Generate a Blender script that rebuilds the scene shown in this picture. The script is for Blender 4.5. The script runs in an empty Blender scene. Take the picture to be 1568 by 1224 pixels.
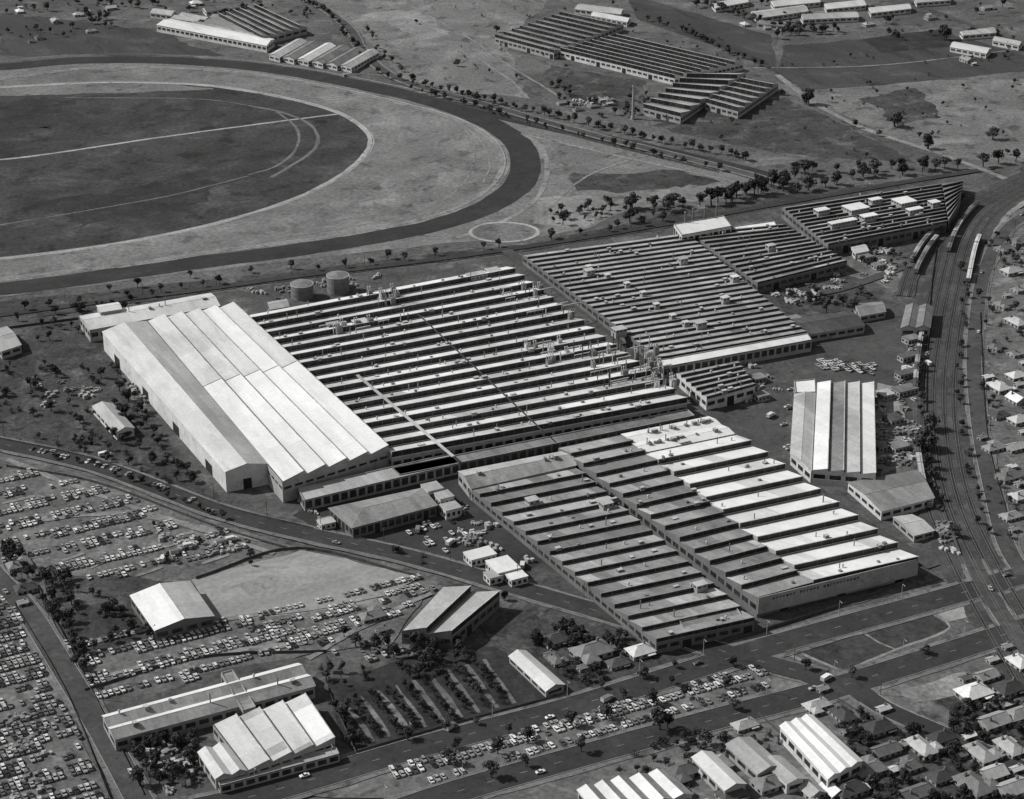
import bpy, math, random
from mathutils import Vector, geometry, noise
random.seed(7)
R=random.random
def U(a,b): return random.uniform(a,b)
# ---------------------------------------------------------------- survey -> site metres
F=3088.0; P=math.radians(24.8); H=500.0
def G(u,v,z=0.0):
    x=(u-784)/F; y=(612-v)/F
    dy=math.cos(P)+y*math.sin(P); dz=-math.sin(P)+y*math.cos(P)
    k=(z-H)/dz
    return Vector((k*x,k*dy,z))
AX=Vector((0.886,0.464,0)); BX=Vector((0.464,-0.886,0)); AANG=math.atan2(.464,.886)
sc=bpy.context.scene
# ---------------------------------------------------------------- materials
def mat(name,lo,hi,scale=.05,rough=.9,stretch=(1,1,1),rand=0,fine=.25,fscale=1.2,spec=.15,obj=False,cells=None,c0=.3,c1=.7,metal=0,spots=None,warp=0):
    m=bpy.data.materials.new(name); m.use_nodes=True
    nt=m.node_tree; N=nt.nodes; L=nt.links
    b=N['Principled BSDF']; b.inputs['Roughness'].default_value=rough
    b.inputs['Specular IOR Level'].default_value=spec; b.inputs['Metallic'].default_value=metal
    if obj:
        tc=N.new('ShaderNodeTexCoord'); src=tc.outputs['Object']
    else:
        ge=N.new('ShaderNodeNewGeometry'); src=ge.outputs['Position']
    rot=N.new('ShaderNodeMapping'); rot.inputs['Rotation'].default_value=(0,0,-AANG if not obj else 0)
    L.new(src,rot.inputs['Vector'])
    mp=N.new('ShaderNodeMapping'); mp.inputs['Scale'].default_value=stretch
    L.new(rot.outputs[0],mp.inputs['Vector'])
    def nz(s,d,v,w=0):
        n=N.new('ShaderNodeTexNoise'); n.inputs['Scale'].default_value=s; n.inputs['Detail'].default_value=d
        n.inputs['Roughness'].default_value=.65; n.inputs['Distortion'].default_value=w; L.new(v,n.inputs['Vector']); return n.outputs['Fac']
    def rng(x,a,bb,c,d):
        q=N.new('ShaderNodeMapRange'); 
        for nme,vv in zip(('From Min','From Max','To Min','To Max'),(a,bb,c,d)): q.inputs[nme].default_value=vv
        L.new(x,q.inputs['Value']); return q.outputs[0]
    def mul(a,bb):
        q=N.new('ShaderNodeMath'); q.operation='MULTIPLY'; L.new(a,q.inputs[0]); L.new(bb,q.inputs[1]); return q.outputs[0]
    out=rng(nz(scale,7,mp.outputs[0],warp),c0,c1,lo,hi)
    out=mul(out,rng(nz(fscale,4,src),.3,.7,1-fine,1+fine))
    if spots:
        out=mul(out,rng(nz(spots[0],8,src,.6),.52,.66,1,spots[1]))
        out=mul(out,rng(nz(spots[0]*2.3,8,mp.outputs[0],.4),.54,.64,1,spots[2]))
    if cells:
        for cc,am in cells:
            sn=N.new('ShaderNodeVectorMath'); sn.operation='SNAP'; sn.inputs[1].default_value=cc
            L.new(rot.outputs[0],sn.inputs[0])
            wn=N.new('ShaderNodeTexWhiteNoise'); wn.noise_dimensions='3D'; L.new(sn.outputs[0],wn.inputs['Vector'])
            out=mul(out,rng(wn.outputs['Value'],0,1,1-am,1+am))
    if rand:
        oi=N.new('ShaderNodeObjectInfo'); out=mul(out,rng(oi.outputs['Random'],0,1,1-rand,1+rand))
    L.new(out,b.inputs['Base Color'])
    return m
M={}
def dm(k,*a,**kw): M[k]=mat(k,*a,**kw)
SP=(.03,1.7,.55)
dm('ground_grass',.055,.125,.012,fine=.42,fscale=.35,spots=SP,warp=.5)
dm('racecourse_turf',.1,.19,.014,fine=.33,fscale=.3,spots=(.022,1.35,.6),warp=.6)
dm('infield_turf',.024,.062,.012,fine=.4,fscale=.3,spots=(.02,1.7,.55),warp=.8)
dm('infield_line',.08,.17,.04,fine=.35,fscale=.4)
dm('track_turf',.024,.04,.02,fine=.2,fscale=.3,spots=(.03,1.35,.8))
dm('dry_grass',.13,.26,.02,fine=.33,fscale=.35,spots=(.04,1.3,.6))
dm('pale_field',.1,.18,.015,fine=.38,fscale=.35,spots=(.025,1.5,.5),warp=.6)
dm('dark_field',.035,.062,.02,fine=.25,fscale=.3,stretch=(1,.2,1),spots=(.03,1.4,.7))
dm('sand',.22,.38,.05,fine=.25,fscale=.4,spots=(.05,1.1,.6))
dm('sand_dim',.13,.25,.04,fine=.3,fscale=.4,spots=(.05,1.2,.5))
dm('asphalt',.03,.048,.03,fine=.18,fscale=.5,spots=(.06,1.3,.8))
dm('asphalt_worn',.045,.08,.03,fine=.2,fscale=.5,spots=(.06,1.35,.7))
dm('yard',.045,.095,.03,fine=.3,fscale=.4,spots=(.05,1.8,.6))
dm('yard_light',.17,.27,.025,fine=.2,fscale=.4,spots=(.04,1.2,.7))
dm('sports_grass',.19,.29,.02,fine=.17,fscale=.4,stretch=(.35,1.6,1),spots=(.03,1.2,.8))
dm('carpark_dirt',.075,.155,.03,fine=.33,fscale=.4,spots=(.05,1.6,.55))
dm('scrub',.03,.07,.03,fine=.45,fscale=.4,spots=(.05,2.0,.5))
dm('soil_dark',.02,.04,.04,fine=.3,fscale=.4,spots=(.06,1.6,.7))
dm('ballast',.04,.075,.04,fine=.3,fscale=.6,spots=(.05,1.5,.7))
dm('rail_steel',.14,.24,.1,rough=.5)
dm('pavement',.1,.17,.05,fine=.28,fscale=.5,spots=(.05,1.2,.45))
dm('kerb',.2,.3,.1)
dm('road_paint',.35,.5,.2)
st=(1,.22,1)
RS=(.02,1.08,.82)
dm('roof_white',.43,.58,.04,stretch=st,rough=.6,fine=.1,fscale=.6,cells=[((3.2,11,50),.05),((26,40,90),.06)],spots=RS)
dm('roof_bright',.55,.71,.04,stretch=st,rough=.6,fine=.08,fscale=.6,cells=[((4,9,50),.04),((30,36,90),.05)],spots=(.02,1.06,.88))
dm('roof_pale',.27,.42,.04,stretch=st,rough=.7,fine=.14,fscale=.6,cells=[((3.2,13,50),.08),((22,30,90),.12)],spots=RS)
dm('roof_grey',.12,.2,.04,stretch=st,rough=.8,fine=.18,fscale=.6,cells=[((3.2,13,50),.12),((22,30,90),.14)],spots=(.02,1.25,.7))
dm('roof_mid',.18,.29,.03,stretch=st,rough=.8,fine=.18,fscale=.6,cells=[((3.2,13,50),.12),((30,40,90),.16)],spots=(.012,1.3,.65))
dm('roof_weave',.23,.35,.03,stretch=st,rough=.8,fine=.18,fscale=.6,cells=[((3.2,13,50),.12),((30,40,90),.16)],spots=(.01,1.35,.6))
dm('roof_dark',.05,.1,.03,stretch=st,rough=.8,fine=.2,fscale=.6,cells=[((3.2,9,50),.15),((22,30,90),.2)])
dm('roof_shed',.22,.42,.03,stretch=st,rough=.8,fine=.18,fscale=.6,cells=[((3.2,13,50),.12),((22,30,90),.15)],spots=RS)
dm('glazing',.014,.034,.06,rough=.4,fine=.25,fscale=.6,cells=[((2.4,50,50),.4)],spec=.25)
dm('glazing_bar',.1,.16,.1)
dm('ridge_cap',.36,.54,.06,fine=.25,fscale=.3); dm('ridge_dim',.16,.3,.06,fine=.3,fscale=.3)
dm('wall_white',.42,.58,.08,fine=.15,spots=(.08,1.05,.75)); dm('wall_pale',.24,.35,.08,fine=.18,spots=(.08,1.1,.75))
dm('wall_brick',.1,.17,.06,fine=.2); dm('wall_dark',.04,.08,.06,fine=.15)
dm('metal_grey',.12,.22,.2,rough=.5); dm('metal_light',.32,.5,.2,rough=.5); dm('metal_dark',.03,.06,.2,rough=.5)
dm('window',.014,.05,.3,rough=.3,spec=.4,cells=[((1.6,1.6,1.6),.5)]); dm('door_dark',.02,.03,.3)
dm('fence_timber',.05,.1,.2); dm('crate',.12,.4,.15,rand=.6,fine=.4,fscale=.8)
dm('bark',.04,.07,.5,fine=.3)
dm('foliage',.018,.058,.45,rand=.4,fine=.45,fscale=1.2,obj=True,rough=.8)
dm('foliage_pale',.03,.09,.45,rand=.4,fine=.45,fscale=1.2,obj=True,rough=.8)
dm('tyre',.012,.016,1); dm('car_glass',.015,.02,1,rough=.15,spec=.5); dm('chrome',.45,.5,1,rough=.3)
for i,c in enumerate([.62,.42,.27,.14,.06,.025]): M['car_paint%d'%i]=mat('car_paint_%d'%i,c*.95,c,1,rough=.35,spec=.5,rand=.2,fine=.05,obj=True)
for k,a,b in (('white',.42,.6),('pale',.24,.38),('mid',.12,.19),('dark',.05,.085)):
    M['house_roof_'+k]=mat('house_roof_'+k,a,b,.3,rand=.3,fine=.2,fscale=2,obj=True,rough=.8)
# ---------------------------------------------------------------- mesh builder
class MB:
    def __init__(s): s.v=[];s.f=[];s.m=[];s.mats=[]
    def mi(s,k):
        if k not in s.mats: s.mats.append(k)
        return s.mats.index(k)
    def face(s,pts,k):
        n=len(s.v); s.v+= [tuple(p) for p in pts]; s.f.append(tuple(range(n,n+len(pts)))); s.m.append(s.mi(k))
    def box(s,o,a,b,z0,z1,k,top=None):
        o=Vector((o[0],o[1],0)); a=Vector((a[0],a[1],0)); b=Vector((b[0],b[1],0))
        if a.cross(b).z<0: o=o+a; a=-a
        c=[o,o+a,o+a+b,o+b]; lo=[p+Vector((0,0,z0)) for p in c]; hi=[p+Vector((0,0,z1)) for p in c]
        for i in range(4):
            j=(i+1)%4; s.face([lo[i],lo[j],hi[j],hi[i]],k)
        s.face(hi,top or k)
    def cyl(s,c,r0,r1,z0,z1,k,n=10,top=None):
        lo=[];hi=[]
        for i in range(n):
            a=2*math.pi*i/n; d=Vector((math.cos(a),math.sin(a),0))
            lo.append(Vector((c[0],c[1],z0))+d*r0); hi.append(Vector((c[0],c[1],z1))+d*r1)
        for i in range(n):
            j=(i+1)%n; s.face([lo[i],lo[j],hi[j],hi[i]],k)
        s.face(hi,top or k)
    def mesh(s,name):
        me=bpy.data.meshes.new(name); me.from_pydata(s.v,[],s.f)
        for k in s.mats: me.materials.append(M[k])
        me.polygons.foreach_set('material_index',s.m); me.update(); return me
    def obj(s,name,parent=None):
        o=bpy.data.objects.new(name,s.mesh(name)); sc.collection.objects.link(o)
        if parent: o.parent=parent
        return o
LZ=[0.0]
def nz_():
    LZ[0]+=.007; return LZ[0]
def flat(v): return Vector((v.x,v.y,0))
def sheet(name,px,k,jit=2.0,step=7):
    pts=[flat(G(*p)) for p in px]
    z=nz_(); out=[]
    n=len(pts)
    for i in range(n):
        a=pts[i]; b=pts[(i+1)%n]; d=(b-a); m=max(1,int(d.length/step)) if jit else 1
        m=min(m,120)
        for j in range(m):
            p=a+d*(j/m)
            if jit:
                nv=noise.noise_vector(p*.03)*jit+noise.noise_vector(p*.15)*jit*.6
                p=p+Vector((nv.x,nv.y,0))
            out.append(p)
    tr=geometry.tessellate_polygon([out])
    mb=MB(); mb.mi(k); mb.v=[(p.x,p.y,z) for p in out]
    for t in tr:
        a,b,c=[out[i] for i in t]
        if (b-a).cross(c-a).z<0: t=(t[0],t[2],t[1])
        mb.f.append(tuple(t)); mb.m.append(0)
    return mb.obj(name)
def smooth(pts,closed=False,step=7):
    n=len(pts); out=[]
    rng=range(n if closed else n-1)
    for i in rng:
        p1=pts[i]; p2=pts[(i+1)%n]
        p0=pts[(i-1)%n] if (closed or i>0) else p1*2-p2
        p3=pts[(i+2)%n] if (closed or i<n-2) else p2*2-p1
        m=max(2,int((p2-p1).length/step))
        for j in range(m):
            t=j/m
            out.append(.5*((2*p1)+(p2-p0)*t+(2*p0-5*p1+4*p2-p3)*t*t+(3*p1-p0-3*p2+p3)*t**3))
    if not closed: out.append(pts[-1])
    return out
def normals(pts,closed):
    n=len(pts); r=[]
    for i in range(n):
        a=pts[(i-1)%n] if (closed or i>0) else pts[i]
        b=pts[(i+1)%n] if (closed or i<n-1) else pts[i]
        d=(b-a).normalized(); r.append(Vector((-d.y,d.x,0)))
    return r
def strip(mb,pts,o0,o1,k,z,closed=False,jit=0):
    ns=normals(pts,closed); n=len(pts); L=[];Rr=[]
    for i,p in enumerate(pts):
        j1=(noise.noise(p*.05)+.6*noise.noise(p*.2))*jit; j2=(noise.noise(p*.05+Vector((9,9,9)))+.6*noise.noise(p*.21))*jit
        L.append(p+ns[i]*(o1+j1)); Rr.append(p+ns[i]*(o0+j2))
    for i in range(n if closed else n-1):
        j=(i+1)%n
        mb.face([(Rr[i].x,Rr[i].y,z),(Rr[j].x,Rr[j].y,z),(L[j].x,L[j].y,z),(L[i].x,L[i].y,z)],k)
def line(px,closed=False,step=7): return smooth([flat(G(*p)) for p in px],closed,step)
def ribbon(name,px,w,k,closed=False,jit=.8,off=0):
    mb=MB(); strip(mb,line(px,closed),off-w/2,off+w/2,k,nz_(),closed,jit); return mb.obj(name)
# ---------------------------------------------------------------- GROUND
mb=MB(); mb.face([(-15000,-3000,0),(15000,-3000,0),(15000,30000,0),(-15000,30000,0)],'ground_grass'); mb.obj('ground')
sheet('grass_field',[(480,-5),(850,-5),(770,60),(810,150),(700,140),(615,118),(570,70)],'pale_field',6)
sheet('grass_field',[(1180,130),(1568,120),(1620,260),(1440,238),(1310,186)],'pale_field',6)
sheet('ploughed_field',[(960,-10),(1180,55),(1190,112),(1120,80),(975,30)],'dark_field',3)
sheet('ploughed_field',[(1200,70),(1450,50),(1568,85),(1568,110),(1230,140),(1190,112)],'dark_field',4)
sheet('ploughed_field',[(1320,60),(1440,45),(1470,70),(1350,82)],'soil_dark',3)
sheet('ploughed_field',[(1060,170),(1200,150),(1310,200),(1400,250),(1180,235),(1000,195)],'scrub',6)
sheet('ploughed_field',[(0,20),(230,45),(340,85),(0,85)],'dark_field',8)
sheet('dirt_patch',[(840,100),(990,125),(960,170),(870,150)],'scrub',6)
sheet('dirt_patch',[(560,20),(640,60),(700,55),(640,15)],'dry_grass',10)
sheet('dirt_patch',[(1320,150),(1400,140),(1450,180),(1380,190)],'scrub',12)
# racecourse
sheet('racecourse_turf',[(-500,120),(0,98),(260,88),(520,118),(660,148),(840,185),(1190,268),(1130,300),(960,322),(900,350),(830,362),(700,372),(450,398),(0,455),(-500,500)],'racecourse_turf',2)
sheet('racecourse_infield',[(-500,165),(-200,142),(0,134),(150,127),(300,130),(420,147),(510,170),(552,193),(567,214),(558,238),(520,270),(450,305),(340,340),(200,370),(60,390),(-60,402),(-300,425),(-500,440)],'infield_turf',1,step=12)
sheet('turf_patch',[(-60,132),(250,128),(330,136),(180,142),(-60,148)],'pale_field',5)
sheet('turf_patch',[(-60,160),(110,155),(70,195),(-60,205)],'soil_dark',20)
sheet('turf_patch',[(60,310),(280,268),(360,275),(290,315),(120,345)],'soil_dark',20)
sheet('turf_patch',[(870,268),(1040,262),(1110,278),(960,296),(880,290)],'scrub',8)
sheet('turf_patch',[(830,300),(900,300),(960,320),(900,345),(810,345)],'dry_grass',8)
sheet('turf_patch',[(820,215),(950,235),(880,255),(840,260)],'pale_field',8)
sheet('turf_patch',[(600,270),(680,250),(730,265),(690,300),(600,325),(500,340)],'pale_field',12)
inf=[(-400,155),(-200,142),(0,134),(150,127),(300,130),(420,147),(510,170),(552,193),(568,214),(558,238),(520,270),(450,305),(340,340),(200,370),(60,390),(-60,402),(-400,432)]
ribbon('racecourse_path',inf,5,'sand')
ribbon('racecourse_path',[(-200,250),(0,245),(250,210),(430,186),(525,174)],3.2,'sand')
ribbon('racecourse_path',[(380,162),(430,172),(470,188),(487,210),(478,232),(450,252),(415,272)],3,'infield_line')
ribbon('racecourse_path',[(425,172),(450,192),(458,212),(448,236),(420,256),(380,268)],2.5,'infield_line')
ribbon('racecourse_path',[(0,345),(120,325),(260,300),(380,270)],1.8,'infield_line')
ribbon('racecourse_path',[(100,150),(300,152),(400,165)],1.6,'infield_line')
ribbon('racecourse_track',[(-400,125),(-200,112),(0,103),(120,93),(260,93),(400,104),(520,124),(640,150),(730,180),(785,212),(804,245),(795,282),(750,315),(680,341),(580,363),(440,385),(300,403),(150,424),(0,443),(-400,480)],24,'track_turf',jit=.9)
tin=[(-200,134),(0,121),(120,106),(250,104),(380,113),(500,133),(620,160),(700,183),(750,210),(772,240),(766,272),(733,303),(680,327),(600,347),(480,367),(350,383),(200,405),(0,428),(-200,443)]
ribbon('racecourse_track',tin,7,'sand_dim',jit=1.8)
ribbon('racecourse_track',[(560,134),(700,163),(840,194),(1000,229),(1130,259),(1195,277)],20,'track_turf',jit=.9)
ribbon('racecourse_path',[(640,165),(690,180),(735,215),(750,250),(740,280)],1.5,'sand_dim')
ribbon('racecourse_path',[(480,125),(600,150),(680,175),(720,210),(725,250),(690,300),(600,335),(430,365)],1.2,'sand_dim')
ribbon('dirt_path',[(800,205),(828,225),(838,260),(825,300),(780,335),(700,365)],4,'dry_grass')
ribbon('dirt_path',[(810,208),(950,240),(1130,280)],3,'dry_grass')
ring=[(772+52*math.cos(a),356+15*math.sin(a)) for a in [i*2*math.pi/16 for i in range(16)]]
sheet('training_ring',[(772+50*math.cos(a),356+14*math.sin(a)) for a in [i*2*math.pi/16 for i in range(16)]],'racecourse_turf',0)
ribbon('training_ring_track',ring,2.8,'sand',closed=True,jit=.8)
ribbon('dirt_path',[(830,330),(900,270),(1000,235)],2,'sand_dim')
ribbon('dirt_path',[(1190,115),(1250,160),(1330,200),(1440,236),(1568,285)],6,'sand_dim')
ribbon('dirt_path',[(1140,105),(1350,100),(1568,75)],2.5,'sand_dim',jit=1.2)
ribbon('dirt_path',[(1360,-10),(1568,70)],6,'asphalt_worn')
ribbon('dirt_path',[(740,95),(790,130),(800,150)],3,'sand_dim',jit=1.5)
ribbon('dirt_path',[(630,10),(720,60),(770,95),(860,150)],2,'sand_dim',jit=1.2)
# factory grounds
sheet('factory_yard',[(-80,500),(120,480),(450,432),(800,388),(1040,348),(1200,318),(1430,278),(1500,300),(1440,430),(1425,560),(1425,700),(1470,850),(1500,870),(1110,985),(960,945),(800,897),(480,812),(340,776),(150,706),(-80,660)],'yard',2)
sheet('scrub_ground',[(-60,520),(120,495),(160,530),(250,670),(340,765),(330,772),(150,702),(-60,655)],'scrub',4)
sheet('grass_verge',[(-60,470),(120,450),(450,415),(800,375),(1050,325),(1200,300),(1430,270),(1430,280),(1200,318),(1040,348),(800,386),(450,430),(120,478),(-60,500)],'scrub',3)
sheet('yard_concrete',[(1150,640),(1210,590),(1230,520),(1300,520),(1410,500),(1420,560),(1400,640),(1210,600),(1200,700),(1180,700),(1110,655)],'asphalt_worn',2)
sheet('yard_concrete',[(1345,585),(1400,600),(1405,700),(1345,730)],'yard_light',3)
sheet('yard_concrete',[(450,790),(500,760),(700,720),(730,760),(830,860),(790,890),(620,845),(480,808)],'asphalt',2)
sheet('yard_concrete',[(180,520),(232,612),(222,622),(205,620),(190,590)],'carpark_dirt',3)
sheet('waste_ground',[(1180,440),(1290,410),(1360,470),(1200,490)],'scrub',5)
sheet('waste_ground',[(1200,350),(1300,385),(1400,400),(1380,450),(1290,420)],'carpark_dirt',8)
# lower left
sheet('car_park',[(-80,700),(10,705),(150,735),(340,805),(470,842),(320,885),(60,905),(0,870),(-80,800)],'carpark_dirt',3)
sheet('car_park',[(60,905),(320,885),(640,900),(660,905),(600,985),(470,1000),(200,1090),(150,1080)],'carpark_dirt',3)
sheet('grass_verge',[(60,880),(200,885),(330,900),(330,960),(190,1000),(110,1010)],'scrub',3)
sheet('storage_yard',[(-200,880),(10,905),(90,1040),(170,1224),(-200,1230)],'carpark_dirt',3)
sheet('dirt_ground',[(130,1060),(500,1000),(530,1060),(560,1160),(330,1235),(225,1235)],'yard',2)
sheet('sports_ground',[(295,888),(455,842),(645,885),(560,925),(430,945),(330,955)],'sports_grass',3)
sheet('sports_ground_worn_strip',[(360,897),(450,875),(500,885),(400,912)],'yard_light',9)
sheet('nursery_garden',[(500,1050),(640,1000),(760,990),(860,1060),(830,1080),(545,1155),(520,1130)],'soil_dark',2)
for i in range(9):
    u=560+i*27
    ribbon('nursery_path',[(u-35,1075-i*8),(u+12,1136-i*7.2)],U(1.6,3),'carpark_dirt',jit=1.2)
sheet('grass_verge',[(760,880),(1100,985),(1060,1010),(880,1070),(760,985),(700,930)],'scrub',4)
sheet('grass_verge',[(560,1180),(1150,1015),(1270,1050),(900,1150),(640,1224),(420,1224)],'carpark_dirt',3)
# lower right
sheet('grass_verge',[(1150,1000),(1568,888),(1700,900),(1700,960),(1350,1045),(1260,1035)],'ground_grass',3)
sheet('sports_field',[(1212,995),(1408,932),(1455,962),(1290,1030)],'infield_turf',.8)
ribbon('field_edge',[(1212,995),(1310,963),(1408,932)],1.5,'sand_dim'); ribbon('field_edge',[(1408,932),(1455,962),(1372,996),(1290,1030)],1.5,'sand_dim')
ribbon('field_edge',[(1212,995),(1250,1012),(1290,1030)],1.5,'sand_dim'); ribbon('field_edge',[(1312,963),(1345,985),(1372,996)],1.2,'sand_dim')
ribbon('dirt_path',[(1150,1000),(1200,1000),(1260,1030),(1280,1045)],2,'sand_dim')
sheet('residential_ground',[(640,1224),(900,1160),(1270,1070),(1700,950),(1800,1300),(600,1300)],'carpark_dirt',4)
sheet('residential_ground',[(1500,330),(1700,300),(1700,900),(1550,860),(1500,660),(1495,480)],'carpark_dirt',3)
sheet('residential_garden',[(1330,1100),(1420,1140),(1568,1200),(1568,1260),(1330,1260),(1290,1150)],'scrub',5)
sheet('residential_garden',[(1420,1075),(1568,1030),(1700,1010),(1700,1180),(1568,1165)],'scrub',5)
sheet('dirt_ground',[(1480,905),(1540,890),(1568,930),(1530,960)],'yard_light',3)
sheet('dirt_ground',[(1375,1055),(1480,1030),(1500,1060),(1400,1080)],'dry_grass',5)
sheet('dirt_ground',[(1420,935),(1480,920),(1500,945),(1450,955)],'yard_light',4)
for k in range(14):
    u=U(-20,380); v=745+(u*.28)+U(10,90); ribbon('wheel_track',[(u,v),(u+U(30,60),v-U(8,16))],U(1.5,3),'sand_dim',jit=1)
for q in ([(10,705),(180,770),(420,850)],[(95,1000),(250,960),(470,935),(640,900)],[(120,1045),(300,1005),(480,985)],[(40,800),(200,790),(400,830)],[(1350,600),(1345,720)],[(660,910),(560,960),(470,1010)]):
    ribbon('dirt_path',q,3.5,'sand_dim',jit=2)
# railway
rail0=[(1620,262),(1568,285),(1510,318),(1475,365),(1455,440),(1440,520),(1432,600),(1437,690),(1455,775),(1492,860),(1535,940),(1600,1050)]
ribbon('railway_ballast',rail0,36,'ballast',jit=2)
ribbon('dirt_path',rail0,4,'sand_dim',jit=2,off=20)
def rails(off,px=rail0):
    mb=MB(); pts=line(px,step=12); z=LZ[0]+.03
    strip(mb,pts,off-1.35,off+1.35,'soil_dark',z,jit=.3)
    for o in (-.75,.75):
        strip(mb,pts,off+o-.07,off+o+.07,'rail_steel',z+.16); strip(mb,pts,off+o-.09,off+o+.09,'rail_steel',z+.05)
    mb.obj('railway_track')
for o in (-12,-6.5,-1,5,11): rails(o)
sid=[(1480,330),(1430,365),(1400,410),(1385,455)]
ribbon('railway_ballast',sid,12,'ballast'); rails(-3,sid); rails(3,sid)
# roads
ROADS=[]
def road(px,w,k='asphalt',pave=2.5,mark=False,name='road'):
    pts=line(px)
    if pave:
        mb=MB(); z=nz_(); strip(mb,pts,-w/2-pave,-w/2,'pavement',z,jit=.9); strip(mb,pts,w/2,w/2+pave,'pavement',z,jit=.9); mb.obj('pavement')
    ROADS.append((pts,w,k,mark,name,pave))
road([(-120,655),(-20,677),(150,716),(340,786),(480,822),(620,853),(800,905),(960,952),(1100,998),(1160,1014),(1260,1040)],13,'asphalt',2,True)
road([(200,1262),(380,1224),(640,1148),(860,1090),(1050,1032),(1150,1000),(1300,958),(1450,917),(1568,883),(1700,850)],15,'asphalt',3,True)
road([(560,1262),(700,1215),(900,1158),(1100,1103),(1270,1058),(1400,1018),(1568,965),(1700,925)],15,'asphalt',3,True)
road([(-80,800),(-10,880),(40,935),(100,1030),(160,1130),(225,1250)],11,'asphalt_worn',2)
road([(1640,300),(1568,332),(1530,368),(1507,420),(1496,480),(1491,560),(1500,660),(1518,750),(1540,835),(1568,883)],9,'asphalt_worn',2)
road([(1488,858),(1510,905),(1545,960),(1580,1010)],9,'asphalt_worn',2)
road([(1300,1048),(1350,1085),(1440,1125),(1600,1195)],11,'asphalt',2)
road([(1160,1014),(1150,1005)],9,'asphalt',0)
road([(440,-20),(490,10),(535,45),(562,88),(620,126),(760,166),(900,206),(1100,256),(1200,284)],9,'asphalt_worn',2)
road([(-60,492),(120,468),(300,446),(450,425),(640,402),(800,380),(1000,348),(1190,314),(1400,278),(1500,262)],7,'asphalt',0)
road([(775,385),(870,455),(960,527),(1050,600),(1110,645),(1180,700),(1300,790),(1430,870)],9,'asphalt_worn',0)
road([(1270,1060),(1250,1045),(1160,1010)],9,'asphalt',0)
road([(1400,470),(1405,560),(1400,680),(1440,790),(1480,865)],8,'asphalt_worn',0)
road([(1230,455),(1300,440),(1400,400),(1440,350)],8,'asphalt_worn',0)
road([(1230,1110),(1300,1250)],6,'asphalt_worn',0)
for pts,w,k,mark,name,pave in ROADS:
    mb=MB(); strip(mb,pts,-w/2,w/2,k,nz_(),jit=.25); mb.obj(name)
ztop=LZ[0]
for idx,(pts,w,k,mark,name,pave) in enumerate(ROADS):
    if pave<2 : continue
    mb=MB(); ns=normals(pts,False)
    for side in (-1,1):
        for i in range(len(pts)-1):
            a=pts[i]+ns[i]*side*(w/2+.15); b=pts[i+1]+ns[i+1]*side*(w/2+.15)
            ok=True
            for j,(p2,w2,*_) in enumerate(ROADS):
                if j==idx: continue
                if any((q-a).length<w2/2+6 for q in p2): ok=False;break
            if ok:
                d=(b-a); nn=Vector((-d.y,d.x,0)).normalized()*.25
                mb.box(a,d,nn,0,ztop+.12,'kerb')
    if mark:
        for i in range(0,len(pts)-1,2):
            a=pts[i]; d=(pts[i+1]-pts[i]).normalized()*3.5; nn=Vector((-d.y,d.x,0)).normalized()*.12
            z=ztop+.01; mb.face([a+Vector((0,0,z)),a+d+Vector((0,0,z)),a+d+nn+Vector((0,0,z)),a+nn+Vector((0,0,z))],'road_paint')
    mb.obj('kerb')
GZ=ztop*.5
# ---------------------------------------------------------------- buildings
def corners(c,z): return [G(p[0],p[1],z) for p in c]
def bil(c,s,t): return c[0]*(1-s)*(1-t)+c[1]*s*(1-t)+c[2]*(1-s)*t+c[3]*s*t
def wallrun(mb,a,b,cen,z0,z1,wall,win=None,wh=(.45,.75),bay=6,door=0,wf=.72):
    a=flat(a);b=flat(b); d=b-a; L=d.length
    if L<.5: return
    n=Vector((d.y,-d.x,0)).normalized()
    if n.dot((a+b)/2-flat(cen))<0: n=-n; a,b=b,a; d=-d
    q=lambda p,z:Vector((p.x,p.y,z))
    mb.face([q(a,z0),q(b,z0),q(b,z1),q(a,z1)],wall)
    if win:
        nb=max(1,int(L/bay)); wz0=z0+(z1-z0)*wh[0]; wz1=z0+(z1-z0)*wh[1]
        for i in range(nb):
            c0=a+d*((i+.5-wf/2)/nb); c1=a+d*((i+.5+wf/2)/nb)
            zb=wz0; w2=wz1
            if door and i%door==door//2: zb=z0+.05
            c0=c0+n*.06; c1=c1+n*.06
            mb.face([q(c0,zb),q(c1,zb),q(c1,w2),q(c0,w2)],win if zb==wz0 else 'door_dark')
            if zb==wz0 and zb>.5: mb.box(c0-n*.05,c1-c0,n*.18,zb-.18,zb-.03,wall)
def vent(mb,p,z,kind=None):
    kind=kind if kind is not None else random.randint(0,3)
    if kind==0: mb.cyl(p,.4,.4,z-.5,z+1.4,'metal_light',8); mb.cyl(p,.7,.3,z+1.3,z+2.0,'metal_light',8)
    elif kind==1: mb.box(p,AX*U(1.5,3.5),BX*U(1.5,2.5),z-.5,z+U(1,2),'metal_grey','metal_light')
    elif kind==2: mb.cyl(p,.28,.28,z-.5,z+U(2.5,5),'metal_grey',6)
    else: mb.box(p,AX*U(1,2),BX*U(1,2),z-.5,z+U(.8,1.6),'metal_grey')
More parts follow.
